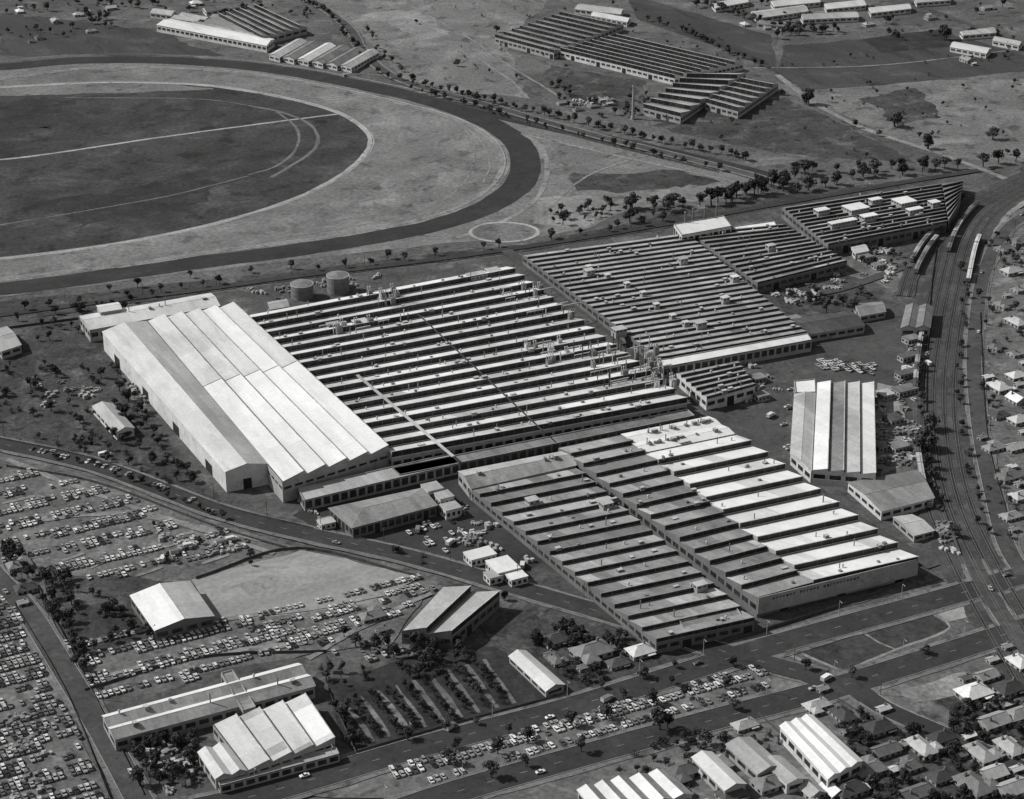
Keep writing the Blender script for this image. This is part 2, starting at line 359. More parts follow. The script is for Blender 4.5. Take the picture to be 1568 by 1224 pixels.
def saw(name,c,ze,n,th,roof='roof_white',glaze='glazing',wall='wall_pale',vents=0,winlow='window',gut=.6,bar=6.0,gfrac=.12,ridge='ridge_cap',wh=(.45,.75),front=True,seam=None):
    C=corners(c,ze); cen=(C[0]+C[1]+C[2]+C[3])/4; mb=MB()
    q=lambda p,z:Vector((p.x,p.y,z))
    for i in range(n):
        rf=roof if isinstance(roof,str) else roof[i%len(roof)]
        t0=i/n; t1=(i+1)/n
        a0=bil(C,0,t0);b0=bil(C,1,t0);a1=bil(C,0,t1);b1=bil(C,1,t1)
        dd=(a1-a0).normalized()
        g0=a0+dd*gut; h0=b0+dd*gut; tj=th*U(.95,1.05)
        mb.face([q(a0,ze+.02),q(b0,ze+.02),q(h0,ze+.02),q(g0,ze+.02)],'roof_dark')
        # roof sheeting laid in lengths that differ slightly in age
        cuts=[0]; 
        while cuts[-1]<1: cuts.append(cuts[-1]+U(.08,.3))
        cuts[-1]=1
        alt={'roof_bright':['roof_bright']*5+['roof_white'],'roof_white':['roof_white']*5+['roof_bright','roof_pale'],'roof_mid':['roof_mid']*5+['roof_grey','roof_shed'],'roof_weave':['roof_weave']*5+['roof_mid','roof_shed']}.get(rf,[rf])
        if seam: cuts=[0,seam,1]
        for s0,s1 in zip(cuts[:-1],cuts[1:]):
            kk=random.choice(alt) if not seam else (rf if s0==0 else 'roof_bright')
            A0=g0+(h0-g0)*s0;A1=g0+(h0-g0)*s1;B0=a1+(b1-a1)*s0;B1=a1+(b1-a1)*s1
            mb.face([q(A0,ze+.03),q(A1,ze+.03),q(B1,ze+tj),q(B0,ze+tj)],kk)
        if seam:
            for sm in (seam,):
                w_=(h0-g0).normalized()*.6
                A0=g0+(h0-g0)*sm;B0=a1+(b1-a1)*sm
                mb.face([q(A0,ze+.1),q(A0+w_,ze+.1),q(B0+w_,ze+tj+.07),q(B0,ze+tj+.07)],'metal_dark')
        zb=ze+.02+th*gfrac
        mb.face([q(a1,ze),q(b1,ze),q(b1,zb),q(a1,zb)],rf)
        mb.face([q(a1,zb),q(b1,zb),q(b1,ze+tj-.12),q(a1,ze+tj-.12)],glaze)
        if ridge:
            e=(b1-a1); mb.box(a1-dd*.35-e.normalized()*.3,e+e.normalized()*.6,dd*.45,ze+tj-.13,ze+tj+.1,ridge)
        L=(b1-a1).length; nb=int(L/bar); e=(b1-a1)/max(1,L)
        for j in range(1,nb):
            p=a1+(b1-a1)*(j/nb)+dd*.05
            mb.face([q(p-e*.13,zb),q(p+e*.13,zb),q(p+e*.13,ze+th-.3),q(p-e*.13,ze+th-.3)],'glazing_bar')
        for (x0,x1) in ((a0,a1),(b0,b1)):
            mb.face([q(x0,ze),q(x1,ze),q(x1,ze+tj)],wall)
            wallrun(mb,x0,x1,cen,0,ze,wall,winlow,wh,5)
        if i==0: wallrun(mb,a0,b0,cen,0,ze,wall,winlow,wh,6)
        if i==n-1: wallrun(mb,a1,b1,cen,0,ze,wall,winlow if front else None,wh,6,5)
    for _ in range(vents):
        i=random.randrange(n); s=U(.03,.95); f=U(.45,.95); t=(i+f)/n
        vent(mb,bil(C,s,t),ze+th*f)
    return mb.obj(name)
def gab(name,c,ze,rise,n=1,roof='roof_white',wall='wall_pale',win='window',door=0,roof2=None,bay=6,vents=0,over=.5,wh=(.4,.72),wf=.72):
    C=corners(c,ze); cen=(C[0]+C[1]+C[2]+C[3])/4; mb=MB(); q=lambda p,z:Vector((p.x,p.y,z))
    for i in range(n):
        t0=i/n;t1=(i+1)/n;tm=(t0+t1)/2
        a0,b0,a1,b1,am,bm=[bil(C,s,t) for s,t in ((0,t0),(1,t0),(0,t1),(1,t1),(0,tm),(1,tm))]
        e=(b0-a0).normalized()*over; f=(a1-a0).normalized()*over
        z0=ze+.03
        mb.face([q(a0-e-f,z0-.1),q(b0+e-f,z0-.1),q(bm+e,ze+rise),q(am-e,ze+rise)],roof)
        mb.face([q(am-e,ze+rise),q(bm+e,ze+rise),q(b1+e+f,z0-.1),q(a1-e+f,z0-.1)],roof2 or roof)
        mb.box(am-e-f*.3,(bm-am)+e*2,f*.6,ze+rise-.06,ze+rise+.1,roof)
        for x0,x1,xm in ((a0,a1,am),(b0,b1,bm)):
            mb.face([q(x0,ze),q(x1,ze),q(xm,ze+rise-.05)],wall)
            wallrun(mb,x0,x1,cen,0,ze,wall,win,wh,bay,door,wf)
    wallrun(mb,C[0],C[1],cen,0,ze,wall,win,wh,bay,door,wf); wallrun(mb,C[2],C[3],cen,0,ze,wall,win,wh,bay,door,wf)
    for _ in range(vents): vent(mb,bil(C,U(.05,.9),(random.randrange(n)+.5)/n),ze+rise)
    return mb.obj(name)
def flatb(name,c,ze,roof='roof_pale',wall='wall_pale',win='window',wh=(.35,.8),par=.6,vents=0,bay=5,door=0):
    C=corners(c,ze); cen=(C[0]+C[1]+C[2]+C[3])/4; mb=MB(); q=lambda p,z:Vector((p.x,p.y,z))
    mb.face([q(C[0],ze-par),q(C[1],ze-par),q(C[3],ze-par),q(C[2],ze-par)],roof)
    for x,y in ((0,1),(1,3),(3,2),(2,0)):
        wallrun(mb,C[x],C[y],cen,0,ze,wall,win,wh,bay,door)
        d=C[y]-C[x]; nn=Vector((-d.y,d.x,0)).normalized()*.35
        if nn.dot(cen-C[x])<0: nn=-nn
        mb.box(C[x],d,nn,ze-par,ze+.02,'wall_pale')
    for _ in range(vents): vent(mb,bil(C,U(.08,.85),U(.1,.8)),ze-par)
    return mb.obj(name)
def hip(name,c,ze,rise,roof='roof_grey',wall='wall_pale',bay=4):
    C=corners(c,ze); cen=(C[0]+C[1]+C[2]+C[3])/4; mb=MB(); q=lambda p,z:Vector((p.x,p.y,z))
    w=(C[2]-C[0]).length; l=(C[1]-C[0]).length; f=min(.45,.5*w/l)
    r0=bil(C,f,.5); r1=bil(C,1-f,.5)
    E=[cen+(p-cen)*1.04 for p in C]
    mb.face([q(E[0],ze),q(E[1],ze),q(r1,ze+rise),q(r0,ze+rise)],roof); mb.face([q(E[2],ze),q(E[3],ze),q(r1,ze+rise),q(r0,ze+rise)],roof)
    mb.face([q(E[0],ze),q(E[2],ze),q(r0,ze+rise)],roof); mb.face([q(E[1],ze),q(E[3],ze),q(r1,ze+rise)],roof)
    mb.box(r0,(r1-r0),Vector((0,.4,0)),ze+rise-.1,ze+rise+.12,'ridge_dim')
    for x,y in ((0,1),(1,3),(3,2),(2,0)): wallrun(mb,C[x],C[y],cen,0,ze,wall,'window',(.3,.8),bay,7)
    return mb.obj(name)

# main works
saw('assembly_works',[(372,484),(775,408),(600,702),(1052,618)],9,17,3.8,['roof_bright','roof_white','roof_white','roof_bright','roof_white'],vents=210,wall='wall_pale')
flatb('factory_annex',[(455,747),(690,694),(466,766),(704,709)],7,'roof_pale','wall_pale',wh=(.25,.85))
flatb('factory_annex',[(600,716),(1052,626),(612,727),(1064,636)],7,'roof_grey','wall_brick',wh=(.25,.85))
saw('body_hall',[(225,492),(432,738),(358,468),(595,688)],13,5,2.6,['roof_white','roof_white','roof_white','roof_bright','roof_white'],wall='wall_pale',gfrac=.2,wh=(.62,.72),seam=.45)
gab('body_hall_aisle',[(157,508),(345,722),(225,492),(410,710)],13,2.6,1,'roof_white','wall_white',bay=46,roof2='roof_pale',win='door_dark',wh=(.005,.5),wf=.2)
gab('long_store',[(122,484),(322,449),(137,505),(336,468)],9,2,1,'roof_white','wall_pale',vents=5)
gab('small_store',[(148,468),(180,463),(154,478),(186,473)],13,1,1,'roof_white')
gab('loading_store',[(410,463),(438,458),(414,474),(442,469)],6,1,1,'roof_pale')
def roofplant(name,c,z,n,hmax=9):
    mb=MB(); C=corners(c,z)
    for _ in range(n):
        p=bil(C,R(),R()); k=R()
        if k<.45: mb.cyl(p,.32,.32,z-3,z+U(3,hmax),random.choice(['metal_light','metal_grey','metal_dark']),7)
        elif k<.75:
            h=U(1.5,4); mb.box(p,AX*U(2,4),BX*U(2,3),z-2,z+h,random.choice(['metal_light','metal_grey','metal_grey']))
            for a in (0,1):
                mb.cyl(p+AX*a*1.5+BX,.3,.3,z+h-.1,z+h+2.2,'metal_light',6); mb.cyl(p+AX*a*1.5+BX,.6,.2,z+h+2.2,z+h+2.8,'metal_light',6)
        else:
            L=U(6,14); mb.box(p,AX*L,BX*.5,z+1,z+1.5,'metal_light')
            for j in range(3): mb.box(p+AX*(L*j/2.2),AX*.25,BX*.25,z-3,z+1.2,'metal_grey')
    return mb.obj(name)
roofplant('roof_plant',[(870,540),(1000,520),(920,590),(1040,600)],11.5,75)
roofplant('roof_plant',[(750,440),(830,440),(790,490),(890,490)],11.5,26,6)
roofplant('roof_plant',[(560,450),(600,446),(575,470),(620,462)],11.5,18,6)
roofplant('roof_plant',[(480,500),(620,480),(500,510),(640,498)],11.5,12,5)
roofplant('roof_plant',[(790,530),(900,515),(800,560),(900,545)],11.5,18,6)
mb=MB(); a=G(545,575,12.9);b=G(692,700,12.9); d=flat(b-a); nn=Vector((-d.y,d.x,0)).normalized()*1.8; mb.box(a,d,nn,12.7,13.2,'roof_pale')
a=G(640,482,13);b=G(830,660,13); d=flat(b-a); nn=Vector((-d.y,d.x,0)).normalized()*.9; mb.box(a,d,nn,12.8,13.1,'metal_dark'); mb.obj('roof_walkway')
def tank(u,v,r,h):
    mb=MB(); p=G(u,v); mb.cyl(p,r,r,0,h,'metal_grey',24); mb.cyl(p,r+.15,r+.15,h-.4,h+.1,'metal_light',24,top='metal_light'); mb.cyl(p,r-.2,.6,h+.1,h+1.8,'metal_grey',24)
    for z in (h*.33,h*.66): mb.cyl(p,r+.06,r+.06,z,z+.15,'metal_dark',24)
    for k in range(12): mb.box(p+Vector((r+.1,-.4,0)),Vector((.08,0,0)),Vector((0,.8,0)),k*h/12,k*h/12+.15,'metal_light')
    mb.obj('storage_tank')
tank(463,456,7.5,10); tank(518,447,7.5,12)
saw('press_shop',[(985,694),(1125,665),(1245,898),(1405,862)],9,10,3.5,'roof_bright',wall='wall_pale',vents=30)
gab('press_shop_lantern_roof',[(952,665),(1085,638),(984,693),(1124,664)],10,1.0,2,'roof_bright',vents=34)
saw('machine_shop',[(855,686),(951,666),(1160,922),(1244,899)],9,14,2.6,['roof_mid','roof_mid','roof_grey'],wall='wall_brick',vents=24,ridge='ridge_dim')
saw('machine_shop_low_bays',[(718,748),(880,716),(1005,985),(1155,952)],6.5,15,2.3,['roof_mid','roof_grey','roof_mid','roof_weave','roof_mid'],wall='wall_brick',vents=44,ridge='ridge_dim')
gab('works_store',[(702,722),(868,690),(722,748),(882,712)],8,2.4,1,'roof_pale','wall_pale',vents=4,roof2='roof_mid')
flatb('factory_office',[(1040,950),(1128,930),(1052,968),(1140,948)],8,'roof_grey','wall_pale',wh=(.2,.8))
mb=MB()
a=G(1160,922,9);b=G(1405,862,9);d=flat(b-a);nn=Vector((d.y,-d.x,0)).normalized()*.4; nd=nn.normalized()
mb.box(a+nn*.9,d,nn,2.5,11.6,'wall_pale'); 
u_=d.normalized()
for i in range(26):
    if i in (7,14): continue
    p=a+nn*1.9+u_*(8+i*1.9); mb.box(p,u_*.35,nd*.12,8.6,9.9,'wall_dark'); mb.box(p+u_*.4,u_*.7,nd*.12,random.choice([8.6,9.1,9.5]),9.9,'wall_dark')
mb.obj('parapet_wall')
def rbox(u,v,w,dd,z0,h,k='wall_pale',top='roof_white',name='roof_unit',ang=AANG):
    mb=MB(); p=G(u,v,z0); a=Vector((math.cos(ang),math.sin(ang),0)); b=Vector((math.sin(ang),-math.cos(ang),0)); o=p-a*w/2-b*dd/2
    zb=0 if z0<.1 else z0-3
    mb.box(o,a*w,b*dd,zb,z0+h-.3,k); mb.box(o-a*.3-b*.3,a*(w+.6),b*(dd+.6),z0+h-.3,z0+h,top)
    n=max(1,int(w/2.5))
    for i in range(n):
        q=o+a*(w*(i+.2)/n)+b*(dd+.04); mb.box(q,a*(w*.55/n),b*.06,z0+h*.35,z0+h*.7,'window')
    n=max(1,int(dd/2.5))
    for i in range(n):
        q=o+b*(dd*(i+.2)/n)-a*.1; mb.box(q,a*.06,b*(dd*.55/n),z0+h*.35,z0+h*.7,'window')
    mb.obj(name)
for u,v,w,d in [(815,770,6,5),(928,775,6,5),(1072,900,6,4),(1045,680,6,5),(510,500,8,6),(552,497,9,7),(902,418,6,5),(948,508,8,6),(1045,400,6,5),(1072,498,7,5),(1125,428,5,4),(1110,460,5,4),(1180,380,6,4),(730,425,12,8),(755,418,9,7)]:
    rbox(u,v,w,d,9.5 if v<560 else 8.5,2.6,'wall_pale','roof_pale' if R()<.5 else 'roof_white')
for (u,v) in [(902,412),(930,425),(960,438),(985,452),(1005,470),(1030,487),(1050,498)]: rbox(u,v,3.5,3,8.5,2.6)
saw('weaving_sheds',[(800,391),(1050,357),(1010,551),(1235,511)],7,24,1.6,['roof_weave','roof_mid','roof_weave','roof_weave'],wall='wall_brick',vents=80,ridge='ridge_dim')
saw('weaving_sheds',[(1056,356),(1197,343),(1160,436),(1297,402)],7,13,1.8,['roof_mid','roof_grey'],wall='wall_brick',vents=30,ridge='ridge_dim')
flatb('shed_parapet_block',[(1008,551),(1236,510),(1016,562),(1243,520)],8.5,'roof_bright','wall_pale')
saw('mill_sheds',[(1197,318),(1440,281),(1268,377),(1450,342)],8,12,1.9,['roof_mid','roof_mid','roof_grey'],wall='wall_brick',vents=34,ridge='ridge_dim')
saw('mill_sheds',[(1442,281),(1475,277),(1452,341),(1470,312)],8,8,2.2,'roof_grey',wall='wall_brick',ridge='ridge_dim')
for (u,v,w,d) in [(1310,322,16,12),(1384,312,14,12),(1330,335,12,6),(1290,344,22,5),(1258,326,10,6),(1340,310,9,5),(1400,325,12,5),(1430,314,7,6)]: rbox(u,v,w,d,10,3,'wall_pale','roof_bright')
flatb('boiler_house',[(1032,343),(1108,330),(1044,360),(1120,346)],12,'roof_white','wall_white')
flatb('pump_house',[(1120,347),(1185,338),(1130,357),(1192,349)],8,'roof_bright','wall_pale')
def chimney(u,v,h,r,name='factory_chimney',k='wall_brick'):
    mb=MB(); p=G(u,v); mb.cyl(p,r*1.5,r*1.4,0,2.5,k,14); mb.cyl(p,r,r*.6,2.5,h,k,14,top='door_dark'); mb.cyl(p,r*.78,r*.78,h-1.2,h-.4,'wall_pale',14); mb.obj(name)
for u,v in [(1048,352),(1060,346),(1078,344),(1096,340)]: chimney(u,v+12,20,.85)
saw('paint_shop',[(1035,572),(1128,553),(1082,612),(1156,592)],8,6,1.9,'roof_mid',wall='wall_white',vents=14,ridge='ridge_dim')
saw('stamping_shed',[(1250,586),(1243,720),(1338,588),(1341,728)],9,4,1.6,['roof_bright','roof_grey','roof_pale','roof_white'],wall='wall_white',gfrac=.1)
gab('stamping_shed_aisle',[(1217,604),(1211,694),(1249,602),(1242,722)],8,1.2,1,'roof_pale','wall_white')
flatb('yard_office',[(1216,583),(1248,580),(1218,601),(1249,600)],6,'roof_bright','wall_white')
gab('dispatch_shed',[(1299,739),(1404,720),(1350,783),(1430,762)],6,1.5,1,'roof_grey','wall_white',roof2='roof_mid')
gab('yard_store',[(1368,792),(1396,788),(1400,820),(1430,812)],4.5,1.5,1,'roof_pale','wall_pale')
gab('canteen',[(1205,490),(1300,476),(1226,514),(1324,498)],6,2,1,'roof_dark','wall_pale')
gab('yard_store',[(1308,466),(1350,462),(1318,484),(1356,477)],5,1.5,1,'roof_grey','wall_pale')
gab('goods_shed',[(1388,468),(1380,502),(1428,470),(1424,502)],7,2,2,'roof_grey','wall_pale')
gab('goods_shed',[(1302,378),(1322,374),(1310,388),(1330,384)],5,1.5,1,'roof_white','wall_white')
for u,v,w,d in [(1395,525,10,7),(1390,552,12,6),(1388,578,14,6),(1385,603,14,8),(1355,610,8,8),(1367,648,9,9),(1375,690,10,8),(1350,690,8,6),(1325,400,9,6),(1345,412,8,6),(1110,380,6,5),(1215,495,9,7),(1160,585,8,7),(1165,612,8,7)]:
    rbox(u,v,w,d,0,4,'wall_pale',random.choice(['roof_grey','roof_grey','roof_dark','roof_pale']),'yard_hut')
hip('administration_building',[(505,778),(645,748),(540,808),(668,774)],7,2.5,'roof_mid','wall_brick')
for u,v,w,d,h in [(662,765,9,9,8),(680,775,8,8,7),(690,790,9,8,6),(500,808,8,6,4),(735,860,14,9,5),(770,880,12,14,6),(755,892,7,7,5),(790,893,9,8,5),(598,790,10,6,4)]:
    rbox(u,v,w,d,0,h,'wall_white',random.choice(['roof_bright','roof_pale']),'gate_house')
gab('work_hut',[(172,618),(205,655),(142,622),(178,662)],5.5,2,1,'roof_pale','wall_white')
gab('work_hut',[(-20,508),(10,500),(2,538),(32,528)],6,2,1,'roof_pale','wall_pale')
# lower left
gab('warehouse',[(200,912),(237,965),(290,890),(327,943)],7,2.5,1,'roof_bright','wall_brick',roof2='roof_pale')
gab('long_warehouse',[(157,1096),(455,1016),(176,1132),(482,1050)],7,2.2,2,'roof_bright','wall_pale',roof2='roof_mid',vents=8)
flatb('warehouse_link',[(338,1030),(356,1025),(372,1088),(392,1082)],8.5,'roof_mid','wall_pale')
saw('north_light_warehouse',[(326,1110),(379,1180),(468,1067),(513,1134)],7,4,1.8,'roof_white',wall='wall_pale')
gab('warehouse_wing',[(304,1152),(330,1192),(348,1140),(379,1180)],6.5,1.8,2,'roof_white')
flatb('warehouse_office',[(331,1192),(514,1143),(337,1203),(520,1154)],5,'roof_pale','wall_pale')
saw('timber_shed',[(677,899),(615,966),(765,914),(692,975)],7,2,3.4,'roof_pale',wall='wall_brick')
gab('cottage',[(780,1005),(836,1058),(805,997),(864,1048)],4,2,1,'roof_white','wall_pale')
# top left and distant works
gab('distant_shed',[(240,38),(408,70),(262,29),(420,60)],7,2,1,'roof_bright','wall_white')
gab('distant_shed',[(262,28),(300,34),(285,20),(325,28)],7,2,2,'roof_pale','wall_pale')
gab('distant_shed',[(290,38),(400,62),(335,22),(400,30)],6,2,3,'roof_mid','wall_pale')
saw('distant_works',[(400,10),(470,42),(335,26),(402,60)],7,6,4,'roof_mid',wall='wall_pale')
for i in range(6):
    u=412+i*22; v=84+i*3.2
    gab('distant_workshop',[(u,v),(u+42,v-24),(u+16,v+4),(u+58,v-20)],5,2,1,random.choice(['roof_white','roof_grey','roof_pale']),'wall_white')
saw('brickworks_sheds',[(868,19),(955,38),(758,58),(848,82)],6,9,3.6,'roof_mid',wall='wall_pale',ridge='ridge_dim')
saw('brickworks_sheds',[(955,55),(1138,98),(858,79),(1033,121)],6,8,3.8,'roof_mid',wall='wall_white',ridge='ridge_cap')
saw('brickworks_sheds',[(1062,112),(1142,112),(985,166),(1042,180)],6,7,4.4,'roof_shed',wall='wall_pale')
saw('brickworks_sheds',[(1145,121),(1192,129),(1080,158),(1130,172)],6,6,4.4,'roof_shed',wall='wall_pale')
chimney(969,183,30,1.25,'brickworks_chimney','wall_pale')
for q in ([(1150,18),(1230,8),(1160,28),(1238,17)],[(1225,22),(1310,18),(1230,30),(1315,26)],[(1180,2),(1250,-5),(1186,10),(1256,3)],[(880,14),(950,22),(890,6),(955,14)],[(1455,72),(1510,82),(1462,64),(1518,74)],[(1470,48),(1520,42),(1475,54),(1525,50)],[(1090,5),(1140,-4),(1096,12),(1146,3)],
 [(1262,6),(1320,0),(1266,14),(1326,8)],[(1160,36),(1200,40),(1166,31),(1206,35)],[(1330,12),(1390,6),(1334,20),(1395,13)],[(1400,-4),(1450,-8),(1404,4),(1456,0)],[(1520,62),(1560,70),(1526,56),(1566,64)],[(310,12),(370,4),(316,18),(376,9)],[(905,24),(960,34),(912,18),(966,28)],[(230,20),(262,24),(238,13),(270,17)]):
    gab('distant_shed',q,5,2,1,random.choice(['roof_pale','roof_white','roof_grey','roof_pale']),'wall_white')
# ---------------------------------------------------------------- houses
def house_mesh(kind,w,d,roof):
    mb=MB(); z=3.1; X=Vector((1,0,0));Y=Vector((0,1,0))
    def body(x0,y0,w,d,hipd):
        o=Vector((x0,y0,0)); cen=o+Vector((w/2,d/2,0))
        c=[o,o+X*w,o+X*w+Y*d,o+Y*d]
        for i in range(4): wallrun(mb,c[i],c[(i+1)%4],cen,0,z,'wall_pale','window',(.35,.75),3.4,4,.42)
        e=.6; E=[Vector((x0-e,y0-e,z)),Vector((x0+w+e,y0-e,z)),Vector((x0+w+e,y0+d+e,z)),Vector((x0-e,y0+d+e,z))]
        rz=z+d*.3; f=d*.5 if hipd else -e
        r0=Vector((x0+f,y0+d/2,rz)); r1=Vector((x0+w-f,y0+d/2,rz))
        mb.face([E[0],E[1],r1,r0],roof); mb.face([E[2],E[3],r0,r1],roof)
        if hipd: mb.face([E[1],E[2],r1],roof); mb.face([E[3],E[0],r0],roof)
        else:
            mb.face([Vector((x0,y0,z)),Vector((x0,y0+d,z)),Vector((x0,y0+d/2,rz-.1))],'wall_pale'); mb.face([Vector((x0+w,y0,z)),Vector((x0+w,y0+d,z)),Vector((x0+w,y0+d/2,rz-.1))],'wall_pale')
        mb.box(r0-Y*.12,r1-r0,Y*.24,rz-.05,rz+.1,roof)
    body(-w/2,-d/2,w,d,kind!=1)
    if kind==2: body(-w/2+.5,-d/2-d*.45,w*.42,d*.7,True)
    if kind==0: mb.box(Vector((w*.1,-d/2-2.2,0)),X*w*.35,Y*2.2,2.4,2.6,roof)
    mb.box(Vector((w*.22,d*.12,0)),X*.9,Y*.9,z,z+d*.3+1,'wall_brick')
    return mb.mesh('house')
HM=[house_mesh(i%3,U(12,17),U(8,10),'house_roof_'+k) for i,k in enumerate(['white','pale','mid','dark','white','mid','pale','mid','pale'])]
SHD=[house_mesh(1,U(4,6),U(3,4),'house_roof_'+k) for k in ('white','mid','pale')]
def inst(name,me,p,ang=0,s=1,sz=None):
    o=bpy.data.objects.new(name,me); o.location=p; o.rotation_euler=(0,0,ang); o.scale=(s,s,sz or s); sc.collection.objects.link(o); return o
HPOS=[]
def house(u,v,ang=AANG,s=1,i=None):
    p=G(u,v); HPOS.append(p)
    inst('house',HM[i if i is not None else random.randrange(9)],p+Vector((0,0,.05)),ang+random.choice([0,math.pi/2,math.pi]),s*.9*U(.88,1.1))
    if R()<.6: inst('garden_shed',random.choice(SHD),p+Vector((U(-6,6),random.choice([-1,1])*U(12,16),.05)),ang,U(.8,1.1),.75)
HP=[(905,1005,1.2,2),(850,985,1,3),(945,1020,.8,3),(980,1003,1.1,0),(850,1015,.7,5),(1490,1068,1.3,0),(1520,1112,1,1),(1545,1150,1,6),(1440,1135,.9,3),(1345,1120,.9,3),(1355,1155,1,7),(1330,1185,1,2),(1490,1210,1.1,2),(1440,1195,.9,3),(1550,1215,1,1),(1390,1180,.9,5),(1500,1160,.9,8),(1290,1100,.8,3),(1180,1205,1.2,2),(1120,1222,1,3),(1090,1180,1.1,6),(1045,1188,1,5),(1010,1222,1,1),(1400,1222,1,7),(1300,1215,1,3),
(1250,1085,.8,8),(1140,1115,.8,6),(1275,1215,.9,4),(1240,1215,.9,1),(1410,1150,.9,8),(1520,1190,1,4),(1560,1100,1,6),(1545,1060,1,3),(1510,1040,.8,1),(1560,1020,.9,0),
(1548,420,1,0),(1562,447,1,1),(1536,470,.9,2),(1555,498,1,6),(1525,535,.9,5),(1557,545,1,1),(1528,598,1,0),(1556,580,1,0),(1556,616,1,4),(1560,648,1,0),(1530,640,.9,3),(1522,690,.9,8),(1553,690,1,1),(1545,735,1,2),(1562,765,1,0),(1548,795,.8,6),(1535,385,1,5),(1560,375,1,2),
(1480,95,1,1),(1140,40,.9,0),(1175,45,.8,1),(930,155,.8,2),(905,165,.7,5),(885,170,.7,2),(790,45,.8,1),(85,35,.9,1),(120,25,.8,0),(60,60,.8,3),(1425,30,.9,2),(1330,40,.8,6),(1510,15,.9,1),(925,150,.7,3),(30,870,.9,2),(40,905,.9,3),(570,948,.8,2),(250,1170,.7,3),(170,15,.8,1),(140,50,.7,6),(30,20,.8,0),(510,90,.8,6),(300,8,.9,0),(540,110,.8,1),(860,160,.7,1)]
for u,v,s,i in HP: house(u,v,s=s,i=i)
for i in range(14):
    for j in range(9): house(1600+i*38+U(-6,6),420+j*95+U(-10,10),s=1)
for i in range(22): house(850+i*45+U(-8,8),1262+U(-8,8))
gab('workshop',[(1195,1112),(1268,1192),(1243,1095),(1320,1165)],8,1.2,3,'roof_bright','wall_white')
gab('workshop',[(1112,1140),(1160,1185),(1150,1130),(1198,1172)],6,2,1,'roof_pale','wall_pale')
gab('workshop',[(1165,1165),(1205,1200),(1195,1158),(1235,1192)],6,1.5,1,'roof_pale','wall_white')
gab('workshop',[(1060,1160),(1110,1210),(1090,1152),(1142,1200)],6,2,1,'roof_white','wall_pale')
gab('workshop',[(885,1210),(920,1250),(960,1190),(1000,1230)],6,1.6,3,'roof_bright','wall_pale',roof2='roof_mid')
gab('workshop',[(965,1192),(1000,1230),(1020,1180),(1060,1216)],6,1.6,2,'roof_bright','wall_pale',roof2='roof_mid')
# ---------------------------------------------------------------- vehicles
def car_mesh(paint,wagon=False):
    mb=MB()
    S=[(-2.2,.74,.45,.62),(-2.1,.82,.3,.84),(-1.2,.86,.28,.92),(.7,.87,.28,.93),(1.9,.82,.3,.84),(2.15,.74,.4,.68)]
    for i in range(len(S)-1):
        x0,y0,b0,t0=S[i];x1,y1,b1,t1=S[i+1]
        mb.face([(x0,-y0,t0),(x1,-y1,t1),(x1,y1,t1),(x0,y0,t0)],paint)
        for sg in (-1,1): mb.face([(x0,sg*y0,b0),(x1,sg*y1,b1),(x1,sg*y1,t1),(x0,sg*y0,t0)],paint)
        mb.face([(x0,-y0,b0),(x0,y0,b0),(x1,y1,b1),(x1,-y1,b1)],'tyre')
    for x,y,b,t in (S[0],S[-1]): mb.face([(x,-y,b),(x,y,b),(x,y,t),(x,-y,t)],paint)
    xr=-2.0 if wagon else -1.35; xt=-1.75 if wagon else -.85
    B=[(xr,-.8,.9),(.85,-.8,.9),(.85,.8,.9),(xr,.8,.9)]; T=[(xt,-.62,1.42),(.3,-.62,1.42),(.3,.62,1.42),(xt,.62,1.42)]
    for i in range(4): mb.face([B[i],B[(i+1)%4],T[(i+1)%4],T[i]],'car_glass')
    mb.face([(p[0],p[1],1.43) for p in T],paint)
    for x in (-2.27,2.17): mb.box(Vector((x,-.8,0)),Vector((.1,0,0)),Vector((0,1.6,0)),.38,.5,'chrome')
    for x in (-1.35,1.35):
        for y in (-.9,.72):
            n=8; c=[(x+.32*math.cos(a),.32+.32*math.sin(a)) for a in [k*math.pi/4 for k in range(n)]]
            mb.face([(p[0],y,p[1]) for p in c],'tyre'); mb.face([(p[0],y+.18,p[1]) for p in c],'tyre')
            for k in range(n):
                q=c[k];r=c[(k+1)%n]; mb.face([(q[0],y,q[1]),(r[0],y,r[1]),(r[0],y+.18,r[1]),(q[0],y+.18,q[1])],'tyre')
    return mb.mesh('car')
CM=[car_mesh('car_paint%d'%(i%6),i>=6) for i in range(9)]
CW=[0,0,0,1,1,1,2,2,2,3,3,4,5,6,7,8]
CD=[0,1,1,2,2,3,3,4,4,5,8,7]
def truck_mesh(paint):
    mb=MB(); X=Vector((1,0,0));Y=Vector((0,1,0))
    mb.box(Vector((-3.2,-1.1,0)),X*4.6,Y*2.2,.9,2.9,'metal_light',paint); mb.box(Vector((1.5,-1,0)),X*1.2,Y*2,.6,2.2,paint); mb.box(Vector((2.7,-.85,0)),X*1,Y*1.7,.6,1.3,paint)
    mb.box(Vector((2.6,-.85,0)),X*.13,Y*1.7,1.4,2.0,'car_glass')
    for x in (-2.2,2.6):
        for y in (-1.15,.9): mb.box(Vector((x-.4,y,0)),X*.8,Y*.25,.0,.85,'tyre')
    return mb.mesh('lorry')
TM=[truck_mesh('car_paint0'),truck_mesh('car_paint3')]
def car(p,ang,W=CW):
    inst('parked_car',CM[random.choice(W)],Vector((p.x,p.y,GZ+.12)),ang+(math.pi if R()<.3 else 0)+U(-.07,.07),U(.95,1.12))
def inpoly(p,poly):
    c=False;n=len(poly)
    for i in range(n):
        a=poly[i];b=poly[i-1]
        if (a.y>p.y)!=(b.y>p.y) and p.x<(b.x-a.x)*(p.y-a.y)/(b.y-a.y)+a.x: c=not c
    return c
NC=[0]
